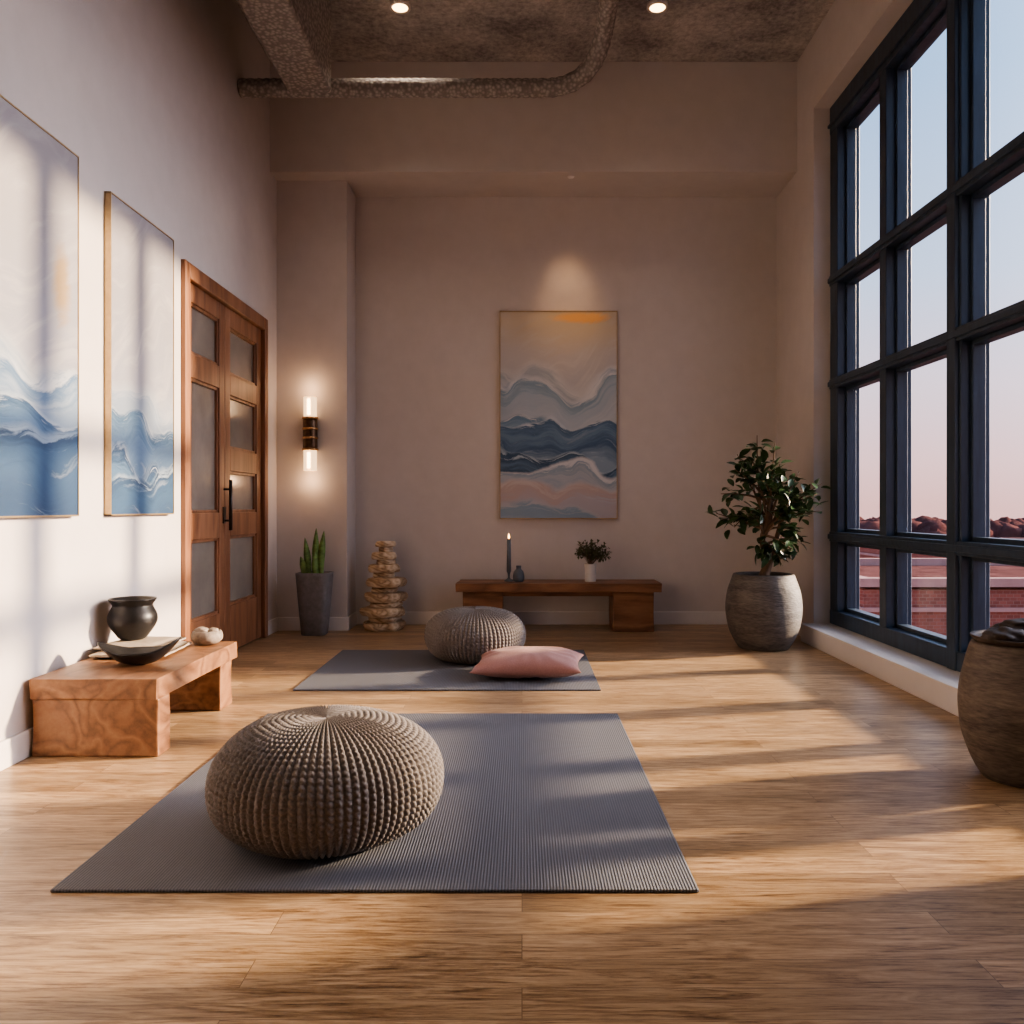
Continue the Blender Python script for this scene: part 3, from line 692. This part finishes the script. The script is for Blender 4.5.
M_ground=simple('outdoor_street',(.09,.048,.045),1,noise_s=.4,var=.4,spec=0)
boxes('outdoor_ground',[(3.5,260,-120,260,-9.2,-9)],M_ground)
def building(x0,x1,y0,y1,z):
    r=root('brick_building',((x0+x1)/2,(y0+y1)/2,-9))
    boxes('walls',[(x0,x1,y0,y1,-8.99,z-.25)],M_brick,r)
    boxes('roof',[(x0+.2,x1-.2,y0+.2,y1-.2,z-.25,z-.2)],M_roof,r)
    boxes('parapet',[(x0-.1,x1+.1,y0-.1,y0+.2,z-.18,z),(x0-.1,x1+.1,y1-.2,y1+.1,z-.25,z),(x0-.1,x0+.2,y0+.2,y1-.2,z-.18,z),(x1-.2,x1+.1,y0+.2,y1-.2,z-.25,z)],M_par,r)
    boxes('string_course',[q for dz in (.62,2.6,5.2) for q in ((x0-.06,x1+.06,y0-.06,y0,z-dz-.09,z-dz),(x0-.06,x0,y0,y1,z-dz-.09,z-dz))],M_par,r)
    wn=[];sl_=[]
    for fl in range(3):
        zz=z-1.1-fl*2.6
        if zz-1.3<-8.8: continue
        xx=x0+.6
        while xx+.8<x1: wn.append((xx,xx+.8,y0-.02,y0,zz-1.2,zz)); sl_.append((xx-.08,xx+.88,y0-.07,y0,zz-1.28,zz-1.2)); xx+=1.5
        yy=y0+.6
        while yy+.8<y1: wn.append((x0-.02,x0,yy,yy+.8,zz-1.2,zz)); sl_.append((x0-.07,x0,yy-.08,yy+.88,zz-1.28,zz-1.2)); yy+=1.5
    boxes('panes',wn,M_pane,r); boxes('sills',sl_,M_par,r)
building(7.2,15,18,25,-.40)
building(4.9,9.5,11,14.5,-1.9)
building(15.5,40,28,40,-.35)
parts=[]
random.seed(5)
for i in range(620):
    x=random.uniform(8,95); y=random.uniform(52,84)
    s_=random.uniform(1.0,2.0); top=.62-y*random.uniform(.004,.013)
    bm=bmesh.new(); bmesh.ops.create_icosphere(bm,subdivisions=3,radius=1)
    V=[]
    for v in bm.verts:
        kk=.9+.22*noise.noise(v.co*3.2+Vector((i,0,0)))
        V.append((x+v.co.x*s_*kk,y+v.co.y*s_*kk,top-1.5+v.co.z*1.6*kk-(4.5 if v.co.z<-.2 else 0)))
    F=[tuple(q.index for q in f.verts) for f in bm.faces]; bm.free()
    parts.append((V,F))
V,F=merge(parts); mkobj('tree_line',V,F,M_tree,smooth=True)

# ---------------------------------------------------------------- world + sun
el=math.radians(17); dv=Vector((-1,-.24,0)).normalized()*math.cos(el)+Vector((0,0,-math.sin(el)))
wd=bpy.data.worlds.new('sky'); S.world=wd; wd.use_nodes=True; nt=wd.node_tree; bg=nt.nodes['Background']
tc=nt.nodes.new('ShaderNodeTexCoord'); sp=N(nt,'ShaderNodeSeparateXYZ'); nt.links.new(tc.outputs['Generated'],sp.inputs[0])
r=ramp(nt,[(0,(.82,.46,.43)),(.05,(.88,.56,.56)),(.13,(.80,.65,.74)),(.24,(.54,.64,.86)),(.42,(.32,.52,.82)),(1,(.16,.32,.66))])
nt.links.new(sp.outputs['Z'],r.inputs['Fac'])
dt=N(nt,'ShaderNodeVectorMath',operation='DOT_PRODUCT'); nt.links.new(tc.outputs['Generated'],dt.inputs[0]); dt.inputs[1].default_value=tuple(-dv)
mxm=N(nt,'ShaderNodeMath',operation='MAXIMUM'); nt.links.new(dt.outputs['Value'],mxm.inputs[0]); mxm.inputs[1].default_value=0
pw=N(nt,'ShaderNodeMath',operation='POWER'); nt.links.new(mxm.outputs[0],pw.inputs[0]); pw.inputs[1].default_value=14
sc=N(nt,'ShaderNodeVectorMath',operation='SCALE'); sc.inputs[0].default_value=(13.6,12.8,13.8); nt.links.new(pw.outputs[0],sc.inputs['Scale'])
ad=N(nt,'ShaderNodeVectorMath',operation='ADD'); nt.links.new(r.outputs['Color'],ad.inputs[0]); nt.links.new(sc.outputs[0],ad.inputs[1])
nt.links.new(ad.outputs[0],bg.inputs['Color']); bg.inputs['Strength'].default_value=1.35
sl=bpy.data.lights.new('sun','SUN'); sl.energy=15; sl.color=(1,.72,.44); sl.angle=math.radians(2.4)
so=bpy.data.objects.new('sun',sl); C.objects.link(so)
so.rotation_euler=dv.to_track_quat('-Z','Y').to_euler(); so.location=(12,7,6)

# ---------------------------------------------------------------- camera
cam=bpy.data.cameras.new('camera'); cam.lens=30.0; cam.sensor_width=36; cam.clip_start=.05; cam.clip_end=500
cam.shift_x=-10/1024; cam.shift_y=-5/1024
co=bpy.data.objects.new('camera',cam); co.location=(0,0,1.1); co.rotation_euler=(math.pi/2,0,0); C.objects.link(co); S.camera=co
S.view_settings.view_transform='AgX'
S.view_settings.look='AgX - Medium High Contrast'
S.view_settings.exposure=0.24
